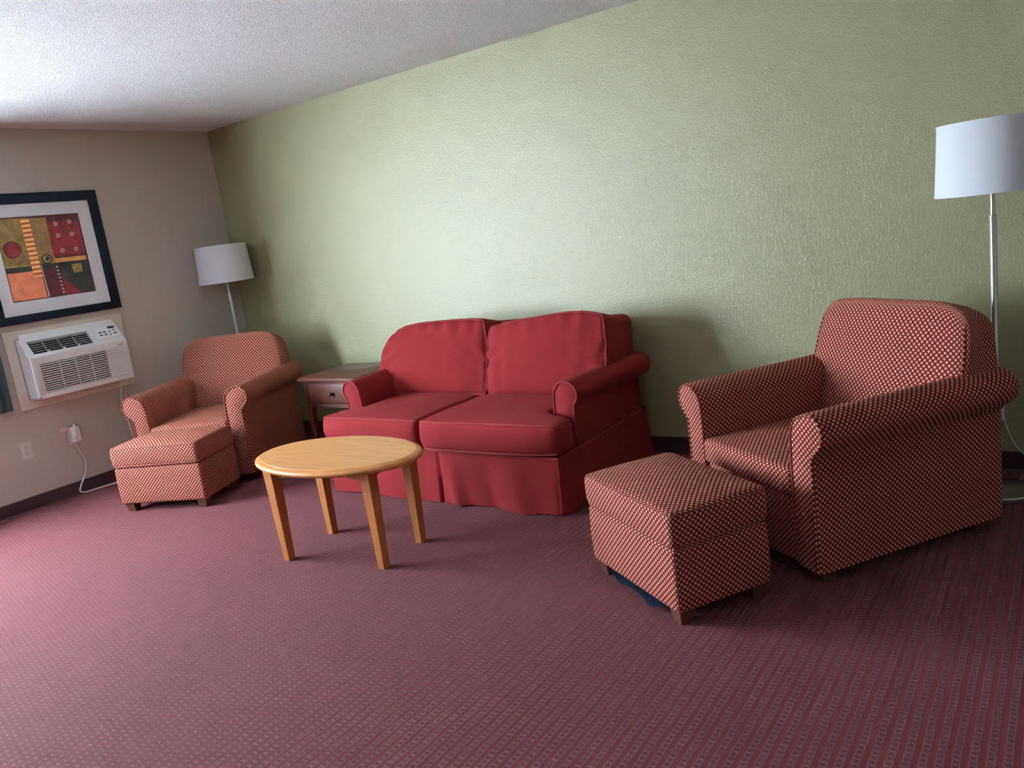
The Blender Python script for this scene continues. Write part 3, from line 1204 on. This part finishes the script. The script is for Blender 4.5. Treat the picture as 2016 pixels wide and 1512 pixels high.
ART = [paint('art_olive', srgb(112, 92, 52), srgb(158, 132, 72)), paint('art_ochre', srgb(128, 104, 62), srgb(164, 132, 82)),
       paint('art_red', srgb(108, 28, 38), srgb(158, 44, 58)), paint('art_orange', srgb(196, 136, 62), srgb(222, 162, 84)),
       paint('art_charcoal', srgb(44, 44, 44), srgb(66, 66, 62)), paint('art_salmon', srgb(212, 118, 82), srgb(236, 142, 100)),
       paint('art_stripe_light', srgb(244, 178, 104), srgb(250, 196, 122)), paint('art_stripe_dark', srgb(160, 66, 36), srgb(196, 92, 50)),
       paint('art_maroon', srgb(72, 34, 42), srgb(106, 38, 46)), paint('art_cream', srgb(214, 188, 170), srgb(236, 214, 196)),
       paint('art_yellow', srgb(148, 136, 74), srgb(180, 164, 96)), paint('art_outline', srgb(58, 26, 30), srgb(74, 34, 36))]
bm = new_bm()
uvl = bm.loops.layers.uv.active
layer = [0]


def poly(pts, mi):
    layer[0] += 1
    x = 0.0072 + layer[0] * 0.00004
    vs_ = [bm.verts.new((x, AY0 + u * AS - oy, AZ0 + v * AH - oz)) for u, v in pts]
    f = bm.faces.new(vs_)
    f.material_index = mi


def R_(u0, v0, u1, v1, mi):
    poly([(u0, v0), (u1, v0), (u1, v1), (u0, v1)], mi)


def disc(u, v, r, mi, wob=0.0, n_=24):
    poly([(u + r * (1 + wob * math.sin(3 * a + 1)) * math.cos(a), v + r * (1 + wob * math.sin(2 * a)) * math.sin(a)) for a in [2 * PI * i / n_ for i in range(n_)]], mi)


R_(-0.004, -0.004, 1.004, 1.004, 11)
R_(0.008, 0.41, 0.40, 0.985, 0)
R_(0.40, 0.41, 0.60, 0.975, 1)
R_(0.012, 0.34, 0.42, 0.412, 4)
R_(0.012, 0.410, 0.30, 0.425, 10)
R_(0.012, 0.012, 0.40, 0.345, 5)
poly([(0.60, 0.975), (0.585, 0.485), (0.978, 0.492), (0.985, 0.985)], 2)
poly([(0.60, 0.975), (0.985, 0.985), (0.98, 0.90), (0.61, 0.93)], 8)
R_(0.585, 0.415, 0.978, 0.487, 3)
R_(0.60, 0.468, 0.978, 0.488, 8)
R_(0.412, 0.012, 0.985, 0.41, 4)
poly([(0.412, 0.012), (0.80, 0.012), (0.62, 0.21), (0.55, 0.36), (0.43, 0.34)], 8)
poly([(0.60, 0.012), (0.82, 0.012), (0.70, 0.15), (0.63, 0.22)], 2)
poly([(0.413, 0.012), (0.428, 0.012), (0.418, 0.40), (0.408, 0.40)], 9)
R_(0.302, 0.26, 0.402, 0.975, 7)                                   # the ladder of stripes
for k in range(13):
    v0 = 0.262 + k * 0.0555
    poly([(0.300, v0), (0.404, v0 + 0.004), (0.402, v0 + 0.036), (0.299, v0 + 0.032)], 6)
disc(0.135, 0.622, 0.100, 11, 0.04)
disc(0.137, 0.622, 0.090, 2, 0.05)
disc(0.497, 0.470, 0.062, 4, 0.05)
disc(0.497, 0.473, 0.044, 10, 0.08)
disc(0.505, 0.475, 0.028, 4, 0.1)
for u, v in ((0.698, 0.887), (0.870, 0.901), (0.694, 0.744), (0.868, 0.750), (0.707, 0.555), (0.875, 0.558)):
    disc(u, v, 0.026, 9, 0.05, 14)
    disc(u, v, 0.016, 11, 0, 12)
    disc(u, v, 0.007, 9, 0, 8)
R_(0.775, 0.268, 0.892, 0.378, 10)
poly([(0.785, 0.275), (0.800, 0.275), (0.885, 0.365), (0.872, 0.370)], 0)
poly([(0.785, 0.365), (0.795, 0.372), (0.880, 0.285), (0.868, 0.278)], 0)
R_(0.583, 0.02, 0.606, 0.38, 11)
for k in range(8):
    disc(0.592 + 0.001 * k, 0.364 - 0.0455 * k, 0.012, 9, 0.1, 10)
obj('print', bm, ART, pic, 0)

# ------------------------------------------------------------------ air conditioner and its trim
bm = new_bm()
TO, TI = (-1.825, -1.030, 0.652, 1.168), (-1.762, -1.100, 0.715, 1.110)
oy, oz = 0.0, 0.0
rect_frame(bm, TO, TI, 0.0, 0.014, 0.003)
struct('trim_1', bm, M_TRIM)

ac = thing('air_conditioner', 'white through-wall air conditioner with louvred front under the framed picture', 'air conditioner', (0.0, -1.431, 0.715))
ay, az = -1.431, 0.715
Y0, Y1, Z0, Z1, XF, ZS, XT = -1.757, -1.104, 0.716, 1.108, 0.145, 0.985, 0.045


def L(x, y, z):
    return (x, y - ay, z - az)


# cabinet shell: cross-section (x, z) swept along y, with an opening for the intake
bm = new_bm()
sec = [(0.002, Z0), (XF - 0.02, Z0), (XF - 0.006, Z0 + 0.004), (XF, Z0 + 0.016), (XF, 0.74)]
Yi0, Yi1 = Y0 + 0.035, Y1 - 0.012                     # louvre field
box(bm, L(0.002, Y0 + 0.004, Z0), L(XF - 0.022, Y1 - 0.004, ZS - 0.02))                    # inner box
outer = [(0.002, Z0), (XF - 0.016, Z0), (XF, Z0 + 0.014), (XF, ZS), (XT, Z1 - 0.004), (XT - 0.012, Z1), (0.002, Z1)]
obj('cabinet', bm, M_ACWHITE, ac, 30)
for ya, yb in ((Y0, Y0 + 0.028), (Y1 - 0.010, Y1)):
    bm = new_bm()
    loft(bm, [[L(x, ya + e, z) for x, z in (inset(outer, d))] for e, d in ((0, 0.006), (0.004, 0.0), (yb - ya - 0.004, 0.0), (yb - ya, 0.006))])
    obj('end_cheek', bm, M_ACWHITE, ac, 30)
bm = new_bm()
box(bm, L(XF - 0.03, Y0 + 0.02, Z0 + 0.001), L(XF, Y1 - 0.006, 0.748))
obj('lower_rail', bm, M_ACWHITE, ac, 0)
bm = new_bm()
box(bm, L(XF - 0.03, Y0 + 0.02, 0.938), L(XF, Y1 - 0.006, ZS))
obj('upper_rail', bm, M_ACWHITE, ac, 0)
# dark coil behind the louvres, blank panel at the right
bm = new_bm()
box(bm, L(XF - 0.0215, Y0 + 0.05, 0.748), L(XF - 0.019, -1.262, 0.938))
obj('coil', bm, M_ACDARK, ac, 0, label='dark coil behind louvres')
# front louvres
NL = 13
for k in range(NL):
    z = 0.7485 + (0.938 - 0.7485) * (k + 0.15) / NL
    bm = new_bm()
    h = 0.0066
    prof = [(XF - 0.018, z + 0.004), (XF - 0.001, z), (XF, z + 0.002), (XF, z + h - 0.001), (XF - 0.002, z + h), (XF - 0.018, z + h)]
    loft(bm, [[L(x, y, zz) for x, zz in prof] for y in (Y0 + 0.024, Y1 - 0.008)])
    obj('louvre', bm, M_ACWHITE, ac, 0)
for ya, yb, d0, d1, nm in ((-1.262, Y1 - 0.008, 0.0195, 0.006, 'blank_panel'), (Y0 + 0.022, Y0 + 0.055, 0.0195, 0.006, 'blank_panel'),
                           (-1.5812, -1.5788, 0.012, 0.004, 'louvre_rib'), (-1.4772, -1.4748, 0.012, 0.004, 'louvre_rib'), (-1.3732, -1.3708, 0.012, 0.004, 'louvre_rib')):
    bm = new_bm()
    box(bm, L(XF - d0, ya, 0.748), L(XF - d1, yb, 0.938))
    obj(nm, bm, M_ACWHITE, ac, 0)

# sloped top: a frame in the slope with the air outlet and the control panel
sl = Vector((XF - XT, 0, ZS - Z1)).normalized()        # down the slope
nrm = Vector((-sl.z, 0, sl.x)) if -sl.z > 0 else Vector((sl.z, 0, -sl.x))
SLEN = math.hypot(XF - XT, ZS - (Z1 - 0.004))
top0 = Vector((XT, 0, Z1 - 0.004))
sl = Vector((XF - XT, 0, ZS - (Z1 - 0.004))).normalized()
nrm = Vector((-sl.z, 0, sl.x))


def sp(y, s, d=0.0):
    """point on the slope: y along the wall, s metres down the slope, d above it"""
    p = top0 + sl * s + nrm * d
    return L(p.x, y, p.z)


def slab(bm, y0, y1, s0, s1, d0, d1, mi=0):
    loft(bm, [[sp(y, s0, d0), sp(y, s1, d0), sp(y, s1, d1), sp(y, s0, d1)] for y in (y0, y1)], mi=mi)


GY0, GY1, GS0, GS1 = -1.715, -1.318, 0.020, 0.128
for args, nm in (((Y0 + 0.02, GY0, 0, SLEN, -0.02, 0.0), 'top_panel'), ((GY1, Y1 - 0.006, 0, SLEN, -0.02, 0.0), 'top_panel'),
                 ((GY0, GY1, 0, GS0, -0.02, 0.0), 'outlet_lip'), ((GY0, GY1, GS1, SLEN, -0.02, 0.0), 'outlet_lip'),
                 ((Y0 + 0.02, Y1 - 0.006, -0.045, 0.0, -0.02, -0.001), 'top_edge')):
    bm = new_bm()
    slab(bm, *args)
    obj(nm, bm, M_ACWHITE, ac, 0)
for i in range(1, 4):                                   # little posts on the lower lip
    y = GY0 + (GY1 - GY0) * i / 4
    bm = new_bm()
    slab(bm, y - 0.005, y + 0.005, GS1 - 0.014, GS1, -0.02, 0.001)
    obj('lip_post', bm, M_ACWHITE, ac, 0)
bm = new_bm()
slab(bm, GY0 - 0.004, GY1 + 0.004, GS0 - 0.004, GS1 + 0.004, -0.040, -0.030)
obj('outlet_well', bm, M_ACDARK, ac, 0, label='dark air outlet well')
for i in range(6):
    bm = new_bm()
    s = GS0 + 0.006 + i * 0.018
    loft(bm, [[sp(y, s, -0.016), sp(y, s + 0.012, -0.005), sp(y, s + 0.013, -0.002), sp(y, s + 0.001, -0.013)] for y in (GY0 + 0.004, GY1 - 0.004)])
    obj('outlet_vane', bm, M_ACGREY, ac, 0)
for i in range(1, 4):
    bm = new_bm()
    y = GY0 + (GY1 - GY0) * i / 4
    slab(bm, y - 0.0012, y + 0.0012, GS0, GS1, -0.028, -0.014)
    obj('outlet_rib', bm, M_ACGREY, ac, 0)
bm = new_bm()
PYa, PYb = -1.276, -1.112
slab(bm, PYa, PYb, 0.012, 0.112, -0.002, 0.003)
cp = obj('control_panel', bm, M_ACPANEL, ac, 0)
bm = new_bm()
slab(bm, -1.176, -1.130, 0.020, 0.036, 0.002, 0.0045)
obj('display', bm, M_BLACK, cp, 0, label='black display')
for y, s in ((-1.246, 0.060), (-1.214, 0.060), (-1.246, 0.084), (-1.214, 0.084), (-1.178, 0.062), (-1.146, 0.052), (-1.182, 0.088), (-1.148, 0.082)):
    bm = new_bm()
    wdt = 0.010 if y < -1.2 or s > 0.08 and y > -1.16 else 0.005
    slab(bm, y - wdt, y + wdt, s - 0.004, s + 0.004, 0.002, 0.0048)
    obj('button', bm, M_BLACK, cp, 0)


def text(name, s, size, parent, mw, mat):
    cu = bpy.data.curves.new(name, 'FONT')
    cu.body = s
    cu.size = size
    cu.extrude = 0.0003
    cu.align_x = 'CENTER'
    cu.shear = 0.25
    cu.materials.append(mat)
    tmp = bpy.data.objects.new('lettering_curve', cu)
    C.objects.link(tmp)
    dg = bpy.context.evaluated_depsgraph_get()
    me = bpy.data.meshes.new_from_object(tmp.evaluated_get(dg))
    bpy.data.objects.remove(tmp)
    o = bpy.data.objects.new(name, me)
    C.objects.link(o)
    o.parent = parent
    o.matrix_local = mw
    return o


# script badge on the rail under the control panel; text x runs along +y, up is +z, faces +x
mt = Matrix(((0, 0, 1, XF + 0.0004), (1, 0, 0, -1.155 - ay), (0, 1, 0, 0.957 - az), (0, 0, 0, 1)))
text('badge', 'Amana', 0.017, ac, mt, M_BLACK)
bm = new_bm()
box(bm, L(0.070, Y0 - 0.0015, 0.765), L(0.098, Y0 + 0.001, 0.792))
obj('sticker', bm, M_ACPANEL, ac, 0, label='small white sticker')
# plug block and cord (one piece with the machine)
bm = new_bm()
pts = smooth_path([(0.055, -1.150, 0.720), (0.035, -1.150, 0.700), (0.022, -1.166, 0.606), (0.02, -1.172, 0.551), (0.02, -1.166, 0.47), (0.02, -1.159, 0.396), (0.021, -1.146, 0.279),
                   (0.03, -1.10, 0.12), (0.05, -1.10, 0.012), (0.09, -1.20, 0.006), (0.065, -1.34, 0.006), (0.046, -1.412, 0.006), (0.03, -1.491, 0.006), (0.026, -1.565, 0.009),
                   (0.024, -1.600, 0.026), (0.022, -1.587, 0.060), (0.020, -1.545, 0.12), (0.020, -1.522, 0.175), (0.022, -1.518, 0.230), (0.028, -1.545, 0.31), (0.035, -1.562, 0.362), (0.038, -1.562, 0.40)], 6)
tube(bm, [L(*p) for p in pts], 0.0048, 8)
cord = obj('power_cord', bm, M_CORD, ac, 60, label='white power cord')
bm = new_bm()
rbox(bm, L(0.012, -1.572, 0.366), L(0.058, -1.518, 0.470), 0.008, 0.05, 3)
plug = obj('plug', bm, M_CORD, ac, label='chunky white safety plug')
bm = new_bm()
tube(bm, smooth_path([L(0.030, -1.560, 0.40), L(0.062, -1.556, 0.42), L(0.066, -1.552, 0.46), L(0.052, -1.548, 0.485), L(0.03, -1.548, 0.47)], 5), 0.0045, 7)
obj('cord_loop', bm, M_CORD, plug)
bm = new_bm()
box(bm, L(0.020, -1.632, 0.452), L(0.0212, -1.575, 0.480))
obj('tag', bm, M_TAG, plug, 0, label='small pale pink tag')


# ------------------------------------------------------------------ wall outlets
def make_outlet():
    t = thing('wall_outlet', '', 'outlet')
    bm = new_bm()
    rbox(bm, (0.0, -0.035, -0.057), (0.006, 0.035, 0.057), 0.0025, 0.04, 2)
    obj('cover_plate', bm, M_IVORY, t)
    for z in (-0.0195, 0.0195):
        bm = new_bm()
        n_ = 20
        out = [(0.017 * math.cos(2 * PI * i / n_), max(-0.0135, min(0.0135, 0.017 * math.sin(2 * PI * i / n_)))) for i in range(n_)]
        loft(bm, [[(x, y, z + zz) for y, zz in out] for x in (0.005, 0.0085)])
        rc = obj('receptacle', bm, M_IVORY, t, 30)
        bm = new_bm()
        box(bm, (0.0083, -0.0078, z - 0.002), (0.0088, -0.0052, z + 0.007))
        box(bm, (0.0083, 0.0052, z - 0.002), (0.0088, 0.0078, z + 0.006))
        box(bm, (0.0083, -0.0024, z - 0.0105), (0.0088, 0.0024, z - 0.0058))
        obj('slots', bm, M_BLACK, rc, 0)
    bm = new_bm()
    lathe(bm, [(0.003, 0.0), (0.003, 0.0012), (0.001, 0.0018)], 10)
    bmesh.ops.rotate(bm, verts=bm.verts, cent=(0, 0, 0), matrix=Matrix.Rotation(PI / 2, 3, 'Y'))
    bmesh.ops.translate(bm, verts=bm.verts, vec=(0.0055, 0, 0))
    obj('screw', bm, M_NICKEL, t)
    return t


out1 = make_outlet()
out1.location = (0, -1.855, 0.398)
out1['label'] = 'empty ivory duplex wall outlet left of the plugged-in one'
out1['group'] = 'wall outlets'
out2 = copy_thing(out1, (0, -1.548, 0.405), 0, 'ivory wall outlet hidden behind the white plug of the air conditioner')

# ------------------------------------------------------------------ curtain at the left edge
cur = thing('curtain', 'slate blue curtain panel hanging at the left edge beside the air conditioner', 'curtain', (0.0, -2.06, 0.676))
bm = new_bm()
rings = []
for j in range(13):
    z = 1.56 * j / 12
    row = []
    for i in range(61):
        u = i / 60
        y = 0.175 - 0.40 * u
        row.append((0.045 + 0.020 * math.sin(u * 44 + 0.2 * math.sin(z * 3)) + 0.006 * math.sin(u * 17 + z * 2), y + 0.004 * math.sin(z * 5 + u * 9), z))
    rings.append(row)
loft(bm, rings, closed=False, caps=False)
bmesh.ops.solidify(bm, geom=bm.faces[:], thickness=0.002)
obj('panel', bm, M_CURTAIN, cur, 70)
bm = new_bm()
rings = []
for z in (0.0, 0.03):
    rings.append([(0.0475 + 0.020 * math.sin(i / 60 * 44), 0.175 - 0.40 * i / 60, z) for i in range(61)])
loft(bm, rings, closed=False, caps=False)
bmesh.ops.solidify(bm, geom=bm.faces[:], thickness=0.002)
obj('hem', bm, M_CURTAIN, cur, 70)
bm = new_bm()
tube(bm, [(0.045, -1.80, 2.245), (0.045, -4.95, 2.245)], 0.011, 12)
for y in (-1.84, -4.9):
    box(bm, (0.0, y - 0.008, 2.235), (0.045, y + 0.008, 2.255))
rod = obj('curtain_rod', bm, M_NICKEL, None)
rod['label'] = 'metal rod over the window carrying the slate blue curtain'
rod['category'] = 'curtain rod'
